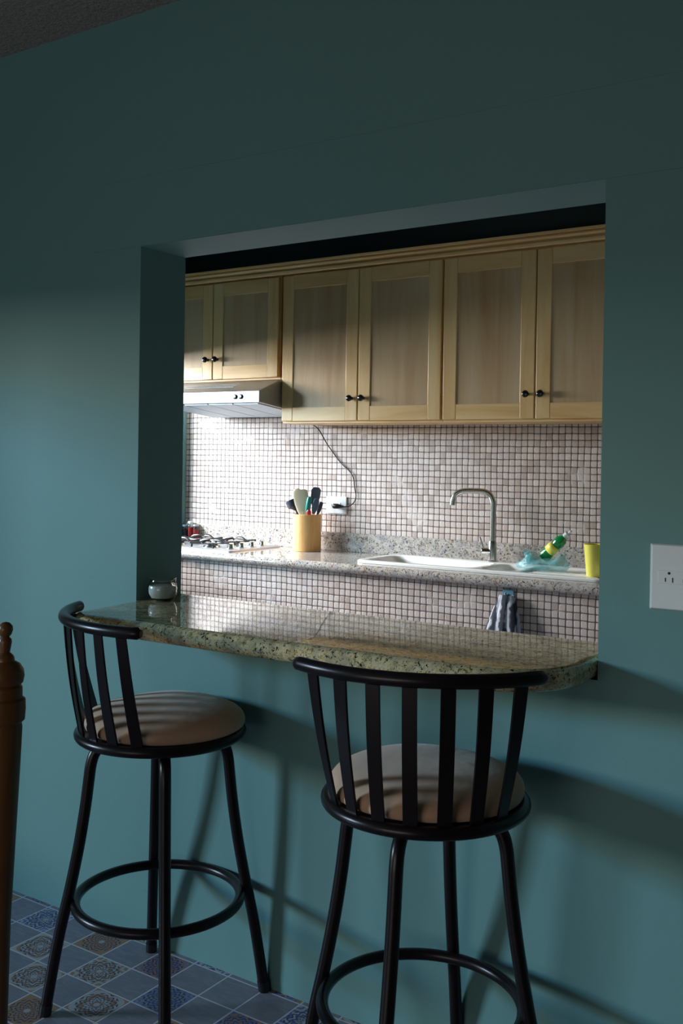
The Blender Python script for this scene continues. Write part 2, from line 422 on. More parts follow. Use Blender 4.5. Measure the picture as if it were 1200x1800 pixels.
# window in the kitchen's left wall
win = bpy.data.objects.new('window_1', None); C.objects.link(win); win['kind'] = 'structure'
bm = B(); fr = 0.05
for a in ((WY0, WY0+fr, WZ0, WZ1), (WY1-fr, WY1, WZ0, WZ1), (WY0+fr, WY1-fr, WZ0, WZ0+fr), (WY0+fr, WY1-fr, WZ1-fr, WZ1), ((WY0+WY1)/2-0.02, (WY0+WY1)/2+0.02, WZ0+fr, WZ1-fr)):
    box(bm, KX0-0.09, KX0-0.03, *a)
obj('window_frame', bm, 'frame', win, smooth=False)

# ------------------------------------------------------------------ breakfast bar
FY = -0.275
pts = [(XL+0.002, WT), (XL+0.002, 0.0)]
# left end runs straight out, then a small rounded corner
lx0 = XL-0.012
pts += [(lx0+0.004, -0.002), (lx0+0.03, -0.20)]
cx_, cy_, rr_ = lx0+0.085, FY+0.045, 0.055
pts += [(cx_+rr_*math.cos(a), cy_+rr_*math.sin(a)-0.012) for a in [math.radians(q) for q in (195, 215, 235, 255, 272)]]
pts += [(-1.9, FY-0.012), (-1.55, FY-0.006), (-1.2, FY+0.002), (-1.02, FY+0.010)]
cx_, cy_ = XR-0.185, FY+0.195
pts += [(cx_+0.185*math.cos(a), cy_+0.185*math.sin(a)) for a in [math.radians(q) for q in (-78, -62, -46, -30, -14, 0)]]
pts += [(XR-0.002, -0.002), (XR-0.002, WT)]
kk = len(pts)
bm = slab(B(), pts, ZB-0.048, ZB, 0.022, mask=lambda i: 0.0 if i in (0, 1, kk-1) else 1.0, steps=8)
bar = obj('granite_bar_top', bm, 'granite', ang=40); flat_tops(bar)
tag(bar, 'speckled granite breakfast bar slab in the wall opening with rounded front edge', 'bar counter')

# ------------------------------------------------------------------ bar stools
def stool(x, y, seat_ang, leg_ang, label):
    t = thing('bar_stool', label, 'bar stool', (x, y, 0), 0, 'bar stools at the granite bar')
    ZS, RC = 0.715, 0.2066
    ring = lambda R_, z, r_, seg=72, sg=16: tube(B(), [(R_*math.cos(2*PI*k/seg), R_*math.sin(2*PI*k/seg), z) for k in range(seg)], r_, sg, closed=True)
    # seat ring with the flat plate that carries the cushion
    bm = ring(RC, ZS-0.006, 0.0135); lathe(bm, [(0.0, ZS-0.010), (0.20, ZS-0.010), (0.20, ZS+0.004), (0.0, ZS+0.004)], 64)
    obj('seat_ring', bm, 'bronze', t)
    # cushion
    prof = [(0.0, ZS+0.003), (0.185, ZS+0.003), (0.194, ZS+0.010), (0.1965, ZS+0.022), (0.193, ZS+0.035), (0.182, ZS+0.047), (0.160, ZS+0.057), (0.125, ZS+0.064), (0.08, ZS+0.068), (0.04, ZS+0.069), (0.0, ZS+0.0695)]
    bm = B(); seg = 64; cr = []
    rnd = random.Random(int(x*100)); ph = [rnd.uniform(0, 6.28) for _ in range(4)]
    lathe(bm, prof, seg)
    for v in bm.verts:
        rr = math.hypot(v.co.x, v.co.y); a = math.atan2(v.co.y, v.co.x)
        v.co.x = v.co.x*1.055-0.012*math.cos(seat_ang); v.co.y = v.co.y*1.055-0.012*math.sin(seat_ang)
        if v.co.z > ZS+0.012:
            v.co.z += 0.0022*math.sin(3*a+ph[0])*rr/0.2 + 0.002*math.sin(18*v.co.x+ph[1])*math.cos(15*v.co.y+ph[2])
    obj('seat_cushion', bm, 'suede', t, sub=1)
    # back: seven flat slats and the bent top rail
    A = seat_ang; o_, Rt, ab, at, ae, ZTp = -0.1098, 0.3527, 0.3161, 0.2054, 0.785, 1.008
    ox, oy = o_*math.cos(A), o_*math.sin(A)
    for k in range(-3, 4):
        b = A+k*ab; tpa = A+k*at
        p0 = Vector((0.2046*math.cos(b), 0.2046*math.sin(b), ZS+0.002)); p1 = Vector((ox+Rt*math.cos(tpa), oy+Rt*math.sin(tpa), ZTp-0.004))
        am = (b+tpa)/2
        wd = Vector((-math.sin(b), math.cos(b), 0)); wu = Vector((-math.sin(tpa), math.cos(tpa), 0)); nd = Vector((math.cos(am), math.sin(am), 0))
        bm = B(); rows = []
        for j in range(9):
            f = j/8; p = p0.lerp(p1, f)+nd*(0.006*math.sin(PI*f)); ww = wd.lerp(wu, f).normalized()*0.0145; tk = nd*0.0028
            rows.append([bm.verts.new(p+q) for q in (-ww-tk, ww-tk, ww+tk, -ww+tk)])
        bm.faces.new(rows[0][::-1]); bm.faces.new(rows[-1])
        for a_, b_ in zip(rows, rows[1:]):
            for q in range(4): bm.faces.new((a_[q], a_[(q+1) % 4], b_[(q+1) % 4], b_[q]))
        obj('back_slat', bm, 'bronze', t, bevel=0.0008)
    pth = []; rd = []
    for j in range(41):
        f = -1+2*j/40; a = A+f*ae
        pth.append((ox+Rt*math.cos(a), oy+Rt*math.sin(a), ZTp)); rd.append(0.0145)
    # rounded ends
    rd[0] = rd[-1] = 0.009
    pth[0] = tuple(Vector(pth[1])+(Vector(pth[0])-Vector(pth[1]))*0.7); pth[-1] = tuple(Vector(pth[-2])+(Vector(pth[-1])-Vector(pth[-2]))*0.7)
    obj('top_rail', tube(B(), pth, rd, 18), 'bronze', t)
    # legs
    for k in range(4):
        a = leg_ang+k*PI/2
        prof = [(0.02, 0.691), (0.075, 0.691), (0.122, 0.688), (0.148, 0.678), (0.166, 0.658), (0.175, 0.630), (0.180, 0.590), (0.188, 0.52), (0.203, 0.42), (0.224, 0.31), (0.248, 0.20), (0.267, 0.09), (0.281, 0.0)]
        P_ = smooth_path([(r_*math.cos(a), r_*math.sin(a), z) for r_, z in prof], 6)
        P_ = [p if p.z > 0 else Vector((p.x, p.y, 0)) for p in P_]
        lg = obj('leg', tube(B(), P_, 0.0145, 16), 'bronze', t)
        e = Vector((0.2885*math.cos(a), 0.2885*math.sin(a), 0))
        d = Vector(P_[-1])-Vector(P_[-12])
        obj('foot_cap', tube(B(), [P_[-1]-(P_[-1]-P_[-2]).normalized()*0.028, P_[-1]], 0.0158, 16), 'black', lg)
    obj('footrest_ring', ring(0.2105, 0.276, 0.0130), 'bronze', t)
    return t
stool(-1.841, -0.222, -2.0237, math.radians(47.5), 'dark metal swivel bar stool with tan seat, left of the two, back turned sideways')
stool(-1.0304, -0.2751, -1.2005, math.radians(11), 'dark metal swivel bar stool with tan seat, nearer right one, back facing viewer')

# ------------------------------------------------------------------ glass jar on the bar
jx, jy = -2.104, 0.050
t = thing('glass_jar', 'small round glass jar of pale wax on the left end of the granite bar', 'jar', (jx, jy, ZB)); t.scale = (1.12, 1.12, 1.12)
op = [(0.0, 0.0), (0.022, 0.0), (0.032, 0.005), (0.038, 0.018), (0.0395, 0.030), (0.037, 0.043), (0.032, 0.050), (0.0315, 0.055), (0.0335, 0.058),
      (0.0315, 0.058), (0.0295, 0.054), (0.030, 0.049), (0.0345, 0.043), (0.037, 0.030), (0.0355, 0.018), (0.030, 0.008), (0.020, 0.004), (0.0, 0.004)]
bm = lathe(B(), op, 48)
for v in bm.verts:      # small pouring lip
    a = math.atan2(v.co.y, v.co.x)
    if v.co.z > 0.05 and abs(a-0.4) < 0.35: v.co.x += 0.005*math.cos(a); v.co.y += 0.005*math.sin(a); v.co.z += 0.003
obj('jar_glass', bm, 'glass', t)
obj('wax', lathe(B(), [(0.0, 0.0045), (0.019, 0.0045), (0.0295, 0.0085), (0.0350, 0.018), (0.0365, 0.030), (0.0345, 0.0395), (0.0, 0.0405)], 40), 'wax', t)

# ------------------------------------------------------------------ wall socket
sx0, sx1, sz0, sz1 = -0.648, -0.530, 1.113, 1.2515
t = thing('wall_socket', 'white power socket plate on the teal wall right of the opening', 'socket', ((sx0+sx1)/2, 0, (sz0+sz1)/2))
hw, hh = (sx1-sx0)/2, (sz1-sz0)/2
bm = B()
r0 = [(-hw, -hh), (hw, -hh), (hw, hh), (-hw, hh)]
rings = [[bm.verts.new((x*s_, y_, z*s2)) for x, z in r0] for s_, s2, y_ in ((1, 1, 0), (1, 1, -0.003), (0.93, 0.96, -0.009), (0.88, 0.93, -0.010))]
bm.faces.new(rings[-1]); bm.faces.new(rings[0][::-1])
for A, Bn in zip(rings, rings[1:]):
    for i in range(4): bm.faces.new((A[i], A[(i+1) % 4], Bn[(i+1) % 4], Bn[i]))
obj('cover_plate', bm, 'white_plastic', t, bevel=0.002)
bm = B(); box(bm, -0.0400, 0.0400, -0.0112, -0.0095, -0.013, 0.0145); mod = obj('socket_module', bm, 'white_plastic', t, bevel=0.0007)
for cx in (-0.017, 0.020):
    bm = B()
    lathe(bm, [(0.0, 0), (0.0028, 0), (0.0028, 0.0006), (0, 0.0006)], 20, M=Matrix.Translation((cx, -0.0112, 0.009)) @ Matrix.Rotation(PI/2, 4, 'X'))
    box(bm, cx-0.0085, cx-0.0065, -0.0118, -0.0112, -0.009, -0.001); box(bm, cx+0.0065, cx+0.0085, -0.0118, -0.0112, -0.010, 0.0)
    obj('socket_slots', bm, 'hole', mod, smooth=False)

# ------------------------------------------------------------------ upper cabinets
YC = 2.352
def door(parent, x0, x1, z0, z1, knob_side):
    th, st = 0.020, 0.075
    d = bpy.data.objects.new('door', None); C.objects.link(d); d.parent = parent; d.empty_display_size = 0.05
    g = 0.003
    x0 += g; x1 -= g
    for a_, b_ in ((x0, x0+st), (x1-st, x1)): obj('door_stile', box(B(), a_, b_, YC-th, YC, z0, z1), 'pine_v', d, bevel=0.004)
    for a_, b_ in ((z0, z0+st), (z1-st, z1)): obj('door_rail', box(B(), x0+st, x1-st, YC-th+0.0005, YC, a_, b_), 'pine_h', d, bevel=0.001)
    bm = B(); box(bm, x0+st, x1-st, YC-th+0.006, YC-0.002, z0+st, z1-st); obj('door_panel', bm, 'panel', d, smooth=False)
    kx = x1-0.034 if knob_side > 0 else x0+0.034
    M = Matrix.Translation((kx, YC-th, z0+0.117 if z1-z0 > 0.7 else z0+0.115)) @ Matrix.Rotation(PI/2, 4, 'X')
    bm = lathe(B(), [(0.0, 0), (0.009, 0), (0.007, 0.004), (0.006, 0.012), (0.010, 0.016), (0.0165, 0.022), (0.0175, 0.028), (0.014, 0.034), (0.007, 0.037), (0, 0.0375)], 24, M=M)
    obj('door_knob', bm, 'knob', d)
def cabinet(x0, x1, z0, z1, label, xm=None, side=False):
    t = thing('wall_cabinet', label, 'cabinet', (0, 0, 0), 0, 'wall cabinets above the kitchen counter')
    bm = B(); box(bm, x0, x1, YC+0.001, 2.679, z0-0.012, z1); obj('carcass', bm, 'pine_h', t, bevel=0.001)
    xm = xm or (x0+x1)/2
    door(t, x0+0.002, xm, z0, z1-0.014, 1); door(t, xm, x1-0.002, z0, z1-0.014, -1)
    return t
ZC0, ZC1 = 1.622, 2.436
c1 = cabinet(-4.41, -3.435, 1.868, ZC1, 'short two-door pale wood wall cabinet above the range hood', -3.9166)
bm = B(); box(bm, -3.433, -3.417, YC+0.001, 2.679, 1.856, ZC1); obj('side_filler', bm, 'edge_wood', c1, smooth=False)
cabinet(-3.4135, -2.410, ZC0, ZC1, 'tall two-door pale wood wall cabinet right of the hood, cord below it', -2.909)
cabinet(-2.4085, -1.408, ZC0, ZC1, 'tall two-door pale wood wall cabinet above the sink and faucet', -1.9123)
cabinet(-1.4065, -0.40, ZC0, ZC1, 'tall two-door pale wood wall cabinet at the right end, mostly behind the wall')
# crown moulding
prof = [(0.05, 0.0), (-0.014, 0.0), (-0.022, 0.004), (-0.024, 0.014), (-0.020, 0.020), (-0.012, 0.021), (-0.012, 0.025), (-0.026, 0.030), (-0.034, 0.036), (-0.034, 0.042), (-0.026, 0.043), (-0.028, 0.047), (-0.042, 0.050), (-0.044, 0.060), (0.05, 0.060)]
bm = B(); A = [bm.verts.new((-4.42, YC-0.012+y, ZC1-0.004+z)) for y, z in prof]; D = [bm.verts.new((-0.38, YC-0.012+y, ZC1-0.004+z)) for y, z in prof]
bm.faces.new(A); bm.faces.new(D[::-1])
for i in range(len(prof)): bm.faces.new((A[i], A[(i+1) % len(prof)], D[(i+1) % len(prof)], D[i]))
tag(obj('crown_molding', bm, 'pine_h', ang=25), 'pale wood crown moulding running along the top of the wall cabinets', 'moulding')

# ------------------------------------------------------------------ range hood
t = thing('range_hood', 'stainless steel range hood under the short wall cabinet', 'range hood', (-3.79, 2.4, 1.70))
hx0, hx1, hy0, hy1, hz = -4.17+3.79, -3.419+3.79, 2.145-2.4, 2.655-2.4, 1.700-1.70
bm = B()
sec = [(hy0, 0.018), (hy0, 0.080), (2.33-2.4, 0.152), (hy1, 0.152), (hy1, -0.036), (hy1-0.012, -0.036)]
A = [bm.verts.new((hx0, y, z)) for y, z in sec]; D = [bm.verts.new((hx1, y, z)) for y, z in sec]
bm.faces.new(A); bm.faces.new(D[::-1])
for i in range(len(sec)): bm.faces.new((A[i], A[(i+1) % len(sec)], D[(i+1) % len(sec)], D[i]))
obj('hood_body', bm, 'steel', t, bevel=0.0015)
bm = B(); 
for i in range(4):
    a = hx0+0.012+(hx1-hx0-0.024)*i/4; b = hx0+0.012+(hx1-hx0-0.024)*(i+1)/4-0.010
    vv = [bm.verts.new(p) for p in ((a, hy0+0.02, 0.010), (b, hy0+0.02, 0.010), (b, hy1-0.03, -0.040), (a, hy1-0.03, -0.040))]
    v2 = [bm.verts.new(v.co+Vector((0, 0, 0.004))) for v in vv]
    bm.faces.new(vv[::-1]); bm.faces.new(v2)
    for q in range(4): bm.faces.new((vv[q], vv[(q+1) % 4], v2[(q+1) % 4], v2[q]))
obj('grease_filter', bm, 'filter', t, smooth=False)
# vent grille on the sloping top
bm = B()
for i in range(12):
    x = hx0+0.03+i*0.040
    for j in range(3):
        y = hy0+0.075+j*0.028; z = 0.080+(y-hy0)*(0.068/(2.33-2.4-hy0))
        box(bm, x, x+0.036, y, y+0.016, z+0.0005, z+0.004)
g_ = obj('vent_grille', bm, 'black', t, smooth=False)
for x in (0.205, 0.245):
    M = Matrix.Translation((x+0.0, hy0, 0.050)) @ Matrix.Rotation(PI/2, 4, 'X')
    obj('hood_button', lathe(B(), [(0, 0), (0.014, 0), (0.0135, 0.006), (0.010, 0.009), (0, 0.0095)], 24, M=M), 'knob', t)

# ------------------------------------------------------------------ kitchen counter
YK, ZK = 2.082, 0.892
KRX = -0.30
bm = B(); box(bm, KX0, KRX, 2.125, 2.19, 0.0, ZK-0.047)
tag(obj('tiled_counter_base', bm, 'mosaic', smooth=False), 'stone mosaic tiled base under the kitchen worktop', 'counter')
t = thing('kitchen_worktop', 'speckled granite kitchen worktop with bullnose edge along the tiled back wall', 'worktop', (0, 0, 0))
SX0, SX1, SY0, SY1 = -2.82, -1.50, 2.178, 2.60
bm = B(); n_ = 8
# front strip with bullnose
sec = [(SY0+0.02, ZK-0.047), (YK+0.02, ZK-0.047)]+[(YK+0.022-0.022*math.sin(PI*q/n_), ZK-0.0235-0.0235*math.cos(PI*q/n_)) for q in range(1, n_)]+[(YK+0.02, ZK), (SY0+0.02, ZK)]
A = [bm.verts.new((KX0, y, z)) for y, z in sec]; D = [bm.verts.new((KRX, y, z)) for y, z in sec]
bm.faces.new(A); bm.faces.new(D[::-1])
for i in range(len(sec)): bm.faces.new((A[i], A[(i+1) % len(sec)], D[(i+1) % len(sec)], D[i]))
for a in ((KX0, SX0+0.02, SY0+0.02, KY1), (SX1-0.02, KRX, SY0+0.02, KY1), (SX0+0.02, SX1-0.02, SY1-0.02, KY1)): box(bm, a[0], a[1], a[2], a[3], ZK-0.047, ZK)
sl_ = obj('slab', bm, 'granite_light', t, ang=30); flat_tops(sl_)
bm = B(); box(bm, KX0, KRX, KY1-0.02, KY1, ZK, 0.998); obj('backsplash', bm, 'granite_light', t, bevel=0.002)

# ------------------------------------------------------------------ sink
t = thing('kitchen_sink', 'white enamel drop-in sink with two bowls and a drainboard', 'sink', (0, 0, ZK))
def rrect(x0, x1, y0, y1, r_, k=6):
    out = []
    for cx, cy, a0 in ((x1-r_, y0+r_, -90), (x1-r_, y1-r_, 0), (x0+r_, y1-r_, 90), (x0+r_, y0+r_, 180)):
        for q in range(k+1):
            a = math.radians(a0+90*q/k); out.append((cx+r_*math.cos(a), cy+r_*math.sin(a)))
    return out
def loops(bm, L, close_last=True, close_first=False):
    rings = [[bm.verts.new((x, y, z)) for x, y in P_] for P_, z in L]
    for A, Bn in zip(rings, rings[1:]):
        k = len(A)
        for i in range(k): bm.faces.new((A[i], A[(i+1) % k], Bn[(i+1) % k], Bn[i]))
    if close_last: bm.faces.new(rings[-1])
    if close_first: bm.faces.new(rings[0][::-1])
    return rings
bm = B()
outer = rrect(SX0, SX1, SY0, SY1, 0.06)
ro = [[bm.verts.new((x, y, z)) for x, y in P_] for P_, z in ((rrect(SX0+0.02, SX1-0.02, SY0+0.02, SY1-0.02, 0.045), -0.04), (rrect(SX0+0.02, SX1-0.02, SY0+0.02, SY1-0.02, 0.045), 0.0), (outer, 0.001), (outer, 0.010), (rrect(SX0+0.006, SX1-0.006, SY0+0.006, SY1-0.006, 0.056), 0.015), (rrect(SX0+0.018, SX1-0.018, SY0+0.018, SY1-0.018, 0.05), 0.015))]
for A, Bn in zip(ro, ro[1:]):
    for i in range(len(A)): bm.faces.new((A[i], A[(i+1) % len(A)], Bn[(i+1) % len(A)], Bn[i]))
edges = []
ring_o = ro[-1]
bowls = [(SX0+0.045, -2.175, SY0+0.04, SY1-0.075, 0.06, 0.17), (-2.135, -1.96, SY0+0.04, SY1-0.09, 0.045, 0.10), (-1.925, SX1-0.04, SY0+0.035, SY1-0.05, 0.03, 0.012)]
tops = []
for x0, x1, y0, y1, r_, dep in bowls:
    rs = loops(bm, [(rrect(x0, x1, y0, y1, r_), 0.015), (rrect(x0+0.005, x1-0.005, y0+0.005, y1-0.005, r_), 0.010), (rrect(x0+0.018, x1-0.018, y0+0.018, y1-0.018, r_*0.8), 0.015-dep*0.85 if dep > 0.05 else 0.007), (rrect(x0+0.04, x1-0.04, y0+0.04, y1-0.04, r_*0.6), 0.015-dep if dep > 0.05 else 0.006)])
    tops.append(rs[0])
es = []
for R_ in [ring_o]+tops:
    for i in range(len(R_)):
        e = bm.edges.get((R_[i], R_[(i+1) % len(R_)])); es.append(e)
bmesh.ops.triangle_fill(bm, use_beauty=True, use_dissolve=False, edges=es)
sk = obj('sink_basin', bm, 'white_enamel', t, ang=50)
bm = B()
for k in range(5):
    y = SY0+0.09+k*0.045; box(bm, -1.90, SX1-0.07, y, y+0.012, 0.006, 0.0105)
obj('drainboard_ridges', bm, 'white_enamel', t, bevel=0.002)
bm = lathe(B(), [(0, 0), (0.035, 0), (0.033, 0.004), (0.02, 0.003), (0, 0.002)], 24, cx=-2.5, cy=2.38)
for v in bm.verts: v.co.z += -0.155
obj('drain', bm, 'nickel', t)

# faucet
fx, fy = -2.232, 2.575
t = thing('faucet', 'brushed nickel gooseneck faucet with side lever behind the white sink', 'faucet', (fx, fy, ZK+0.015))
obj('faucet_base', lathe(B(), [(0, 0), (0.026, 0), (0.026, 0.004), (0.0215, 0.008), (0.0215, 0.098), (0.019, 0.104), (0.0135, 0.106), (0, 0.106)], 32), 'nickel', t)
dx, dy = -0.93, -0.36
zt_, Lq = 0.358, 0.208
path = [(0, 0, 0.10), (0, 0, 0.20), (0, 0, zt_-0.07), (0.002*dx, 0.002*dy, zt_-0.05), (0.018*dx, 0.018*dy, zt_-0.018), (0.045*dx, 0.045*dy, zt_-0.003), (0.08*dx, 0.08*dy, zt_), (0.13*dx, 0.13*dy, zt_), (0.165*dx, 0.165*dy, zt_-0.005), (0.192*dx, 0.192*dy, zt_-0.022), (0.205*dx, 0.205*dy, zt_-0.05), (Lq*dx, Lq*dy, zt_-0.075)]
obj('spout', tube(B(), smooth_path(path, 6), 0.0145, 18), 'nickel', t)
bm = lathe(B(), [(0, 0), (0.0185, 0), (0.0185, 0.042), (0.016, 0.045), (0, 0.045)], 24, M=Matrix.Translation((-0.012, -0.006, 0.052)) @ Vector((-0.85, -0.5, 0)).to_track_quat('Z', 'Y').to_matrix().to_4x4())
hd = obj('handle', bm, 'nickel', t)
obj('lever', tube(B(), [(-0.040, -0.022, 0.060), (-0.044, -0.024, 0.080), (-0.058, -0.028, 0.125)], 0.0042, 10), 'nickel', hd)

# sponge packet in the sink
t = thing('sponge_packet', 'small teal sponge packet lying in the left bowl of the white sink', 'sponge', (-2.30, 2.33, ZK))
SPZ = -0.1545
bm = B(); box(bm, -0.055, 0.055, -0.032, 0.032, SPZ, SPZ+0.028); obj('sponge', bm, 'teal_plastic', t, bevel=0.006)

# cup
t = thing('cup', 'yellow plastic tumbler on the drainboard at the right end of the sink', 'cup', (-1.600, 2.315, ZK+0.011)); t.scale = (1.15, 1.15, 1.1)
obj('cup_body', lathe(B(), [(0, 0), (0.030, 0), (0.032, 0.003), (0.043, 0.128), (0.045, 0.131), (0.043, 0.133), (0.0405, 0.130), (0.030, 0.006), (0, 0.005)], 48), 'yellow', t)
t['label'] = 'yellow plastic tumbler on the drainboard at the right end of the sink'

# bag with soap bottle
bx, by = -1.895, 2.40
t = thing('plastic_bag', 'crumpled translucent teal plastic bag on the sink drainboard beside the yellow tumbler', 'bag', (bx, by, ZK+0.0155))
bm = B(); bmesh.ops.create_icosphere(bm, subdivisions=4, radius=1.0)
rg = random.Random(3)
waves = [(Vector((rg.uniform(-1, 1), rg.uniform(-1, 1), rg.uniform(-1, 1))).normalized()*rg.uniform(3, 9), rg.uniform(0, 6)) for _ in range(10)]
for v in bm.verts:
    p = v.co.copy(); d = sum(abs(math.sin(p.dot(q)+f)) for q, f in waves)/10
    s_ = 0.78+0.42*d
    x, y, z = p.x*s_, p.y*s_, p.z*s_
    z = max(z, -0.35)
    zz = (z+0.35)
    x = x*0.122+0.02*zz; y = y*0.06
    # two corner peaks
    if p.z > 0.3: zz *= 0.75+0.9*max(0, math.cos((p.x+0.55)*5))*0.6
    v.co = (x, y, zz*0.050)
obj('bag_film', bm, 'film', t)
# tied ears
bm = tube(B(), smooth_path([(-0.045, -0.01, 0.03), (-0.062, -0.012, 0.062), (-0.075, -0.008, 0.085)], 5), [0.020]*5+[0.016]*3+[0.011, 0.014, 0.017], 12)
obj('bag_ear', bm, 'film', t)
t = thing('soap_bottle', 'clear dish soap bottle with green liquid lying tilted on the teal plastic bag', 'bottle', (bx+0.004, by+0.035, ZK+0.004))
t.rotation_euler = (0, math.radians(48), math.radians(-10)); t.scale = (1.2, 1.2, 1.15)
obj('bottle_body', lathe(B(), [(0, 0.0), (0.018, 0.0), (0.024, 0.004), (0.026, 0.02), (0.024, 0.055), (0.020, 0.075), (0.024, 0.10), (0.022, 0.118), (0.012, 0.135), (0.010, 0.14), (0, 0.14)], 28), 'green', t).location = (-0.045, 0, 0.032)
obj('bottle_cap', lathe(B(), [(0, 0.140), (0.014, 0.140), (0.013, 0.158), (0.006, 0.163), (0.005, 0.176), (0, 0.177)], 20), 'frost', t).location = (-0.045, 0, 0.032)
bm = B()
prev = None
L1, L2 = [], []
for k in range(9):
    a = -PI*0.95+PI*0.9*k/8
    L1.append(bm.verts.new((0.0262*math.cos(a), 0.0262*math.sin(a), 0.045))); L2.append(bm.verts.new((0.0252*math.cos(a), 0.0252*math.sin(a), 0.085)))
for k in range(8): bm.faces.new((L1[k], L1[k+1], L2[k+1], L2[k]))
lb = obj('bottle_label', bm, 'yellow', t); lb.location = (-0.045, 0, 0.032)
md = lb.modifiers.new('solid', 'SOLIDIFY'); md.thickness = 0.001
lb['label'] = 'yellow label on the bottle'

# ------------------------------------------------------------------ utensil crock
ux, uy = -3.375, 2.545
t = thing('utensil_crock', 'tall round bamboo utensil holder on the worktop right of the hob', 'utensil holder', (ux, uy, ZK)); t.scale = (1.15, 1.15, 1.10)
obj('crock', lathe(B(), [(0, 0), (0.068, 0), (0.070, 0.002), (0.070, 0.188), (0.068, 0.190), (0.062, 0.190), (0.061, 0.188), (0.061, 0.008), (0, 0.008)], 64), 'bamboo', t)
def utensil(name, label, base, tip, head, mat, hmat, flat=None, twist=0.0, cat='utensil'):
    """handle from base (inside crock) to tip; head: list of (half_width, along, thickness)"""
    t = thing(name, label, cat, (ux, uy, ZK), 0, 'utensils in the bamboo holder'); t.scale = (1.15, 1.15, 1.16)
    b, e = Vector(base), Vector(tip); d = (e-b).normalized()
    obj('handle', tube(B(), [b, b.lerp(e, 0.5), e], [0.005, 0.0055, 0.006], 12), mat, t)
    # head plate facing the viewer
    side = Vector((0.83, 0.55, 0)); side = (side-d*side.dot(d)).normalized()
    q = Matrix.Rotation(twist, 3, d); side = q @ side; nn = d.cross(side)
    bm = B(); rows = []
    for hw_, al, tk in head:
        c_ = e+d*al; ring = []
        for k in range(16):
            a = 2*PI*k/16; ring.append(bm.verts.new(c_+side*(hw_*math.cos(a))+nn*(tk*math.sin(a))))
        rows.append(ring)
    bm.faces.new(rows[0][::-1]); bm.faces.new(rows[-1])
    for A, Bn in zip(rows, rows[1:]):
        for k in range(16): bm.faces.new((A[k], A[(k+1) % 16], Bn[(k+1) % 16], Bn[k]))
    obj('head', bm, hmat, t)
    return t
turn = [(0.006, -0.005, 0.006), (0.018, 0.015, 0.005), (0.031, 0.045, 0.004), (0.035, 0.075, 0.003), (0.036, 0.092, 0.0025), (0.030, 0.100, 0.002)]
utensil('turner', 'broad cream spatula standing in the bamboo utensil holder', (0.01, -0.01, 0.012), (-0.012, -0.022, 0.188), [(0.010, -0.03, 0.006), (0.026, 0.01, 0.005), (0.034, 0.045, 0.004), (0.037, 0.085, 0.003), (0.034, 0.108, 0.0025), (0.022, 0.113, 0.002)], 'beige', 'beige')
utensil('wooden_spoon', 'pale wooden spoon leaning left behind the cream spatula', (0.02, 0.0, 0.012), (-0.038, 0.005, 0.19), [(0.007, -0.01, 0.006), (0.022, 0.03, 0.006), (0.029, 0.07, 0.006), (0.026, 0.10, 0.005), (0.012, 0.118, 0.003)], 'beige', 'beige')
utensil('ladle', 'dark navy ladle hanging over the left rim of the bamboo holder', (0.03, 0.0, 0.012), (-0.062, -0.014, 0.205), [(0.006, -0.01, 0.006), (0.02, 0.004, 0.018), (0.034, 0.012, 0.030), (0.036, 0.030, 0.033), (0.036, 0.045, 0.034), (0.033, 0.046, 0.031)], 'navy', 'navy', twist=0.3)
utensil('slotted_turner', 'tall slate blue nylon turner at the back of the bamboo holder', (0.0, 0.02, 0.012), (0.020, 0.030, 0.215), [(0.006, -0.01, 0.005), (0.018, 0.015, 0.004), (0.026, 0.05, 0.003), (0.027, 0.085, 0.0025), (0.014, 0.098, 0.002)], 'slate_plastic', 'slate_plastic', twist=0.5)
utensil('spatula', 'teal handled utensil leaning right in the bamboo holder', (-0.005, -0.03, 0.012), (0.024, -0.032, 0.190), [(0.008, -0.004, 0.006), (0.013, 0.012, 0.009), (0.013, 0.045, 0.010), (0.011, 0.072, 0.009), (0.006, 0.078, 0.005)], 'silver', 'teal_plastic', twist=0.2)
utensil('nylon_spoon', 'grey blue nylon spoon leaning right in the bamboo holder', (-0.01, 0.0, 0.012), (0.046, -0.012, 0.188), [(0.007, -0.004, 0.006), (0.012, 0.012, 0.008), (0.016, 0.04, 0.006), (0.015, 0.065, 0.005), (0.008, 0.074, 0.003)], 'silver', 'slate_plastic')
utensil('nylon_spoon', 'dark handled utensil at the right rim of the bamboo holder', (-0.01, 0.01, 0.012), (0.055, 0.015, 0.190), [(0.006, -0.004, 0.005), (0.010, 0.012, 0.006), (0.011, 0.035, 0.006), (0.009, 0.055, 0.005)], 'navy', 'navy')
utensil('kitchen_utensil', 'small red handled utensil low at the front right of the bamboo holder', (0.0, -0.02, 0.012), (0.040, -0.045, 0.178), [(0.006, -0.004, 0.005), (0.011, 0.006, 0.006), (0.012, 0.018, 0.006), (0.007, 0.026, 0.004)], 'silver', 'red')

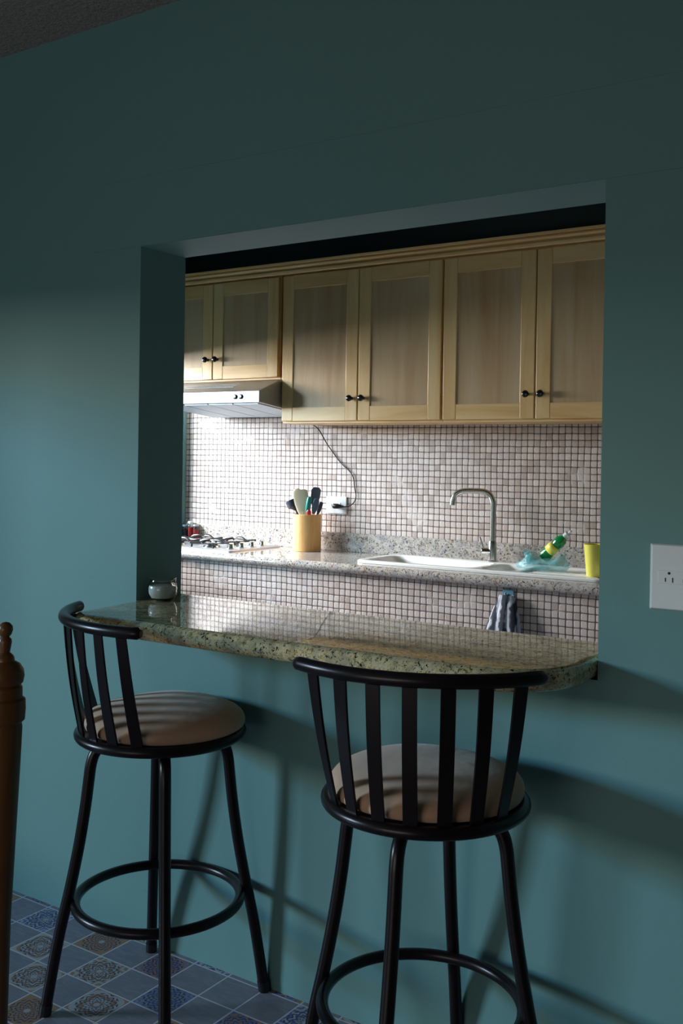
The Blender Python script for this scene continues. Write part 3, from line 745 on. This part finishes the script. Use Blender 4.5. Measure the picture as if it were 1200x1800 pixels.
# ------------------------------------------------------------------ back wall outlet, plug and cord
t = thing('wall_outlet', 'white power outlet on the mosaic wall beside the bamboo utensil holder', 'outlet', (-3.262, KY1, 1.152))
bm = B(); box(bm, -0.070, 0.070, -0.010, 0, -0.050, 0.050); obj('cover_plate', bm, 'white_plastic', t, bevel=0.004)
bm = B(); box(bm, -0.040, 0.030, -0.0125, -0.0095, -0.016, 0.016); obj('socket_module', bm, 'white_plastic', t, bevel=0.001)
bm = B()
for x in (-0.030, -0.018): box(bm, x, x+0.004, -0.0132, -0.0125, -0.006, 0.006)
obj('socket_slots', bm, 'hole', t, smooth=False)
t = thing('power_cord', 'black cord hanging from under the wall cabinet, plugged into the mosaic wall outlet', 'cord', (0, 0, 0))
cy_ = KY1-0.008
pth = smooth_path([(-3.385, 2.60, 1.612), (-3.357, 2.62, 1.585), (-3.330, 2.66, 1.51), (-3.300, cy_, 1.465), (-3.235, cy_, 1.395), (-3.170, cy_, 1.345), (-3.146, cy_, 1.305), (-3.138, cy_, 1.255), (-3.128, cy_, 1.21), (-3.140, cy_-0.004, 1.172), (-3.170, cy_-0.012, 1.150), (-3.205, cy_-0.022, 1.146)], 6)
obj('cable', tube(B(), pth, 0.0032, 8), 'black', t)
bm = tube(B(), [(-3.268, 2.648, 1.148), (-3.262, 2.648, 1.148), (-3.235, 2.648, 1.148), (-3.210, 2.65, 1.147), (-3.195, 2.65, 1.147)], [0.012, 0.0155, 0.015, 0.008, 0.0045], 12)
obj('plug', bm, 'black', t)
bm = B()
for z in (1.140, 1.153): box(bm, -3.263, -3.259, 2.650, 2.669, z, z+0.004)
obj('prongs', bm, 'silver', t, smooth=False)

# ------------------------------------------------------------------ gas hob
hbx0, hbx1, hby0, hby1 = -4.26, -3.62, 2.165, 2.625
t = thing('gas_hob', 'stainless steel gas hob with black pan supports at the left end of the worktop', 'hob', ((hbx0+hbx1)/2, (hby0+hby1)/2, ZK))
hw, hd = (hbx1-hbx0)/2, (hby1-hby0)/2
bm = B(); loops(bm, [(rrect(-hw, hw, -hd, hd, 0.02), 0.0), (rrect(-hw, hw, -hd, hd, 0.02), 0.006), (rrect(-hw+0.012, hw-0.012, -hd+0.012, hd-0.012, 0.015), 0.011), (rrect(-hw+0.03, hw-0.12, -hd+0.03, hd-0.03, 0.02), 0.011), (rrect(-hw+0.035, hw-0.125, -hd+0.035, hd-0.035, 0.02), 0.008)], True, True)
obj('hob_plate', bm, 'steel', t, ang=25)
for bx_, by_ in ((-0.19, -0.10), (-0.19, 0.11), (0.07, -0.10), (0.07, 0.11)):
    bm = lathe(B(), [(0, 0.008), (0.050, 0.008), (0.048, 0.016), (0.036, 0.020), (0, 0.020)], 32, cx=bx_, cy=by_); bb = obj('burner', bm, 'silver', t)
    bm = lathe(B(), [(0, 0.020), (0.034, 0.020), (0.035, 0.026), (0.030, 0.031), (0, 0.031)], 32, cx=bx_, cy=by_); obj('burner_cap', bm, 'black', bb)
    bm = B()
    R_ = 0.095
    tube(bm, [(bx_+R_*math.cos(2*PI*k/4+PI/4)*1.25, by_+R_*math.sin(2*PI*k/4+PI/4)*1.25, 0.033) for k in range(4)], 0.0075, 8, closed=True)
    for k in range(4):
        a = PI/2*k+0.0
        tube(bm, smooth_path([(bx_+0.086*math.cos(a), by_+0.086*math.sin(a), 0.034), (bx_+0.06*math.cos(a), by_+0.06*math.sin(a), 0.046), (bx_+0.022*math.cos(a), by_+0.022*math.sin(a), 0.047)], 3), 0.007, 8)
        a += PI/4
        tube(bm, [(bx_+0.115*math.cos(a), by_+0.115*math.sin(a), 0.009), (bx_+0.112*math.cos(a), by_+0.112*math.sin(a), 0.034)], 0.0055, 8)
    obj('pan_support', bm, 'black', t)
for k, y in enumerate((-0.15, -0.055, 0.04, 0.135)):
    bm = lathe(B(), [(0, 0.0), (0.024, 0.0), (0.024, 0.004), (0.019, 0.006), (0.017, 0.026), (0.014, 0.029), (0, 0.029)], 28, cx=hw-0.065, cy=y)
    for v in bm.verts: v.co.z += 0.011
    box(bm, hw-0.069, hw-0.061, y-0.018, y+0.018, 0.036, 0.044)
    obj('control_knob', bm, 'silver', t)

# spice jars behind the hob
def jar(x, y, r_, h, mat, lidm, label):
    t = thing('spice_jar', label, 'jar', (x, y, ZK), 0, 'small jars behind the hob'); t.scale = (1.0, 1.0, 1.25)
    obj('contents', lathe(B(), [(0, 0.001), (r_*0.86, 0.001), (r_*0.86, h*0.68), (0, h*0.68)], 20), mat, t)
    obj('jar_glass', lathe(B(), [(0, 0), (r_, 0), (r_, h*0.8), (r_*0.8, h*0.88), (r_*0.8, h*0.9), (r_*0.72, h*0.9), (r_*0.72, h*0.87), (r_*0.92, h*0.79), (r_*0.92, 0.0008), (0, 0.0008)], 24), 'glass', t)
    obj('lid', lathe(B(), [(0, h*0.9), (r_*0.86, h*0.9), (r_*0.86, h), (0, h)], 24), lidm, t)
jar(-4.300, 2.638, 0.021, 0.080, 'red', 'frost', 'small spice jar with red contents, right one behind the hob')
jar(-4.345, 2.638, 0.020, 0.095, 'red', 'white_plastic', 'small spice jar with red contents and pale lid, middle one behind the hob')
jar(-4.390, 2.638, 0.021, 0.075, 'navy', 'hook', 'small dark spice jar, left one in the corner behind the hob')

# ------------------------------------------------------------------ towel and hook on the counter front
HX = -1.935
t = thing('towel_hook', 'pale blue plastic hook on the tiled counter front holding the grey towel', 'hook', (HX, 2.125, 0.800))
bm = B(); box(bm, -0.028, 0.028, -0.006, 0, 0.0, 0.034); obj('hook_plate', bm, 'hook', t, bevel=0.003)
obj('hook_peg', tube(B(), smooth_path([(0, -0.004, 0.012), (0, -0.022, 0.008), (0, -0.034, 0.014), (0, -0.036, 0.024)], 4), 0.005, 10), 'hook', t)
t = bm = B()
nu, nv = 96, 22; grid = []
for j in range(nv+1):
    f = j/nv; row = []
    ww = 0.030+0.062*(f**0.75); dd = 0.012+0.026*f**0.8
    for i in range(nu):
        a = 2*PI*i/nu
        rip = 1+0.20*f**0.5*math.sin(7*a+0.6)+0.10*f*math.sin(13*a+2)
        x = HX+0.004-0.010*f+ww*math.cos(a)*rip; y = 2.125-0.012-dd-0.0*f+dd*math.sin(a)*min(1.0, rip)
        y = min(y, 2.1235)
        z = 0.822-0.235*f-0.012*(f < 0.01)+0.006*math.sin(3*a)*f
        row.append(bm.verts.new((x, y, z)))
    grid.append(row)
for j in range(nv):
    for i in range(nu): bm.faces.new((grid[j][i], grid[j][(i+1) % nu], grid[j+1][(i+1) % nu], grid[j+1][i]))
bm.faces.new(grid[0][::-1]); bm.faces.new(grid[-1])
tag(obj('hand_towel', bm, 'towel'), 'grey and white striped hand towel hanging on the tiled counter front', 'towel')

# ------------------------------------------------------------------ wooden chair at the left edge
t = thing('dining_chair', 'turned wooden chair post with ball finial at the left edge of the picture', 'chair', (-1.560, -0.93, 0))
# post profile measured down from the finial
PZ = 1.108
pr = [(0, 0), (0.007, -0.002), (0.0125, -0.008), (0.0135, -0.015), (0.011, -0.023), (0.0075, -0.028), (0.0115, -0.033), (0.0120, -0.038), (0.0090, -0.044), (0.0155, -0.050), (0.0175, -0.054), (0.018, -0.060),
      (0.028, -0.066), (0.0345, -0.076), (0.0365, -0.088), (0.0345, -0.100), (0.030, -0.105), (0.0335, -0.109), (0.034, -0.128), (0.0395, -0.132), (0.0405, -0.150), (0.0395, -0.170), (0.034, -0.176), (0.0355, -0.184),
      (0.034, -0.26), (0.030, -0.40), (0.026, -0.55), (0.026, -0.75), (0.022, -1.0), (0.020, -PZ)]
pr = [(r_, PZ+(z if z > -0.04 or z < -1.0 else z-0.013*min(1, (1.0+z)*3))) for r_, z in pr][::-1]
def post(dx_, dy_, nm='back_post'):
    bm = lathe(B(), pr, 36)
    for v in bm.verts:
        v.co.x += dx_ - 0.03*(PZ-v.co.z); v.co.y += dy_
    return obj(nm, bm, 'oak', t)
post(0, 0); post(-0.13, -0.40)
d_ = Vector((-0.13, -0.40, 0)); nl = Vector((-0.40, 0.13, 0)).normalized()
for z in (0.60, 0.74, 0.88):
    o_ = -0.03*(PZ-z)
    bm = B(); rows = []
    for j in range(9):
        f = j/8; p = d_*f+Vector((o_, 0, z))+Vector((0.40, -0.13, 0)).normalized()*(0.03*math.sin(PI*f)); hgt = 0.022+0.012*math.sin(PI*f)
        rows.append([bm.verts.new(p+q) for q in (nl*0.008+Vector((0, 0, -0.022)), nl*-0.008+Vector((0, 0, -0.022)), nl*-0.008+Vector((0, 0, hgt)), nl*0.008+Vector((0, 0, hgt)))])
    bm.faces.new(rows[0][::-1]); bm.faces.new(rows[-1])
    for A, Bn in zip(rows, rows[1:]):
        for q in range(4): bm.faces.new((A[q], A[(q+1) % 4], Bn[(q+1) % 4], Bn[q]))
    obj('ladder_rail', bm, 'oak', t, bevel=0.003)
sdir = nl*0.40; off = Vector((-0.02, 0, 0))
q0 = [off, off+d_, off+d_+sdir, off+sdir]
bm = prism(B(), [(p.x, p.y) for p in q0], 0.43, 0.46); obj('seat', bm, 'oak', t, bevel=0.006)
for p in (off+sdir*0.93+d_*0.07, off+sdir*0.93+d_*0.93):
    obj('front_leg', lathe(B(), [(0.016, 0), (0.022, 0.15), (0.026, 0.3), (0.022, 0.36), (0.026, 0.43)], 24, cx=p.x, cy=p.y), 'oak', t)
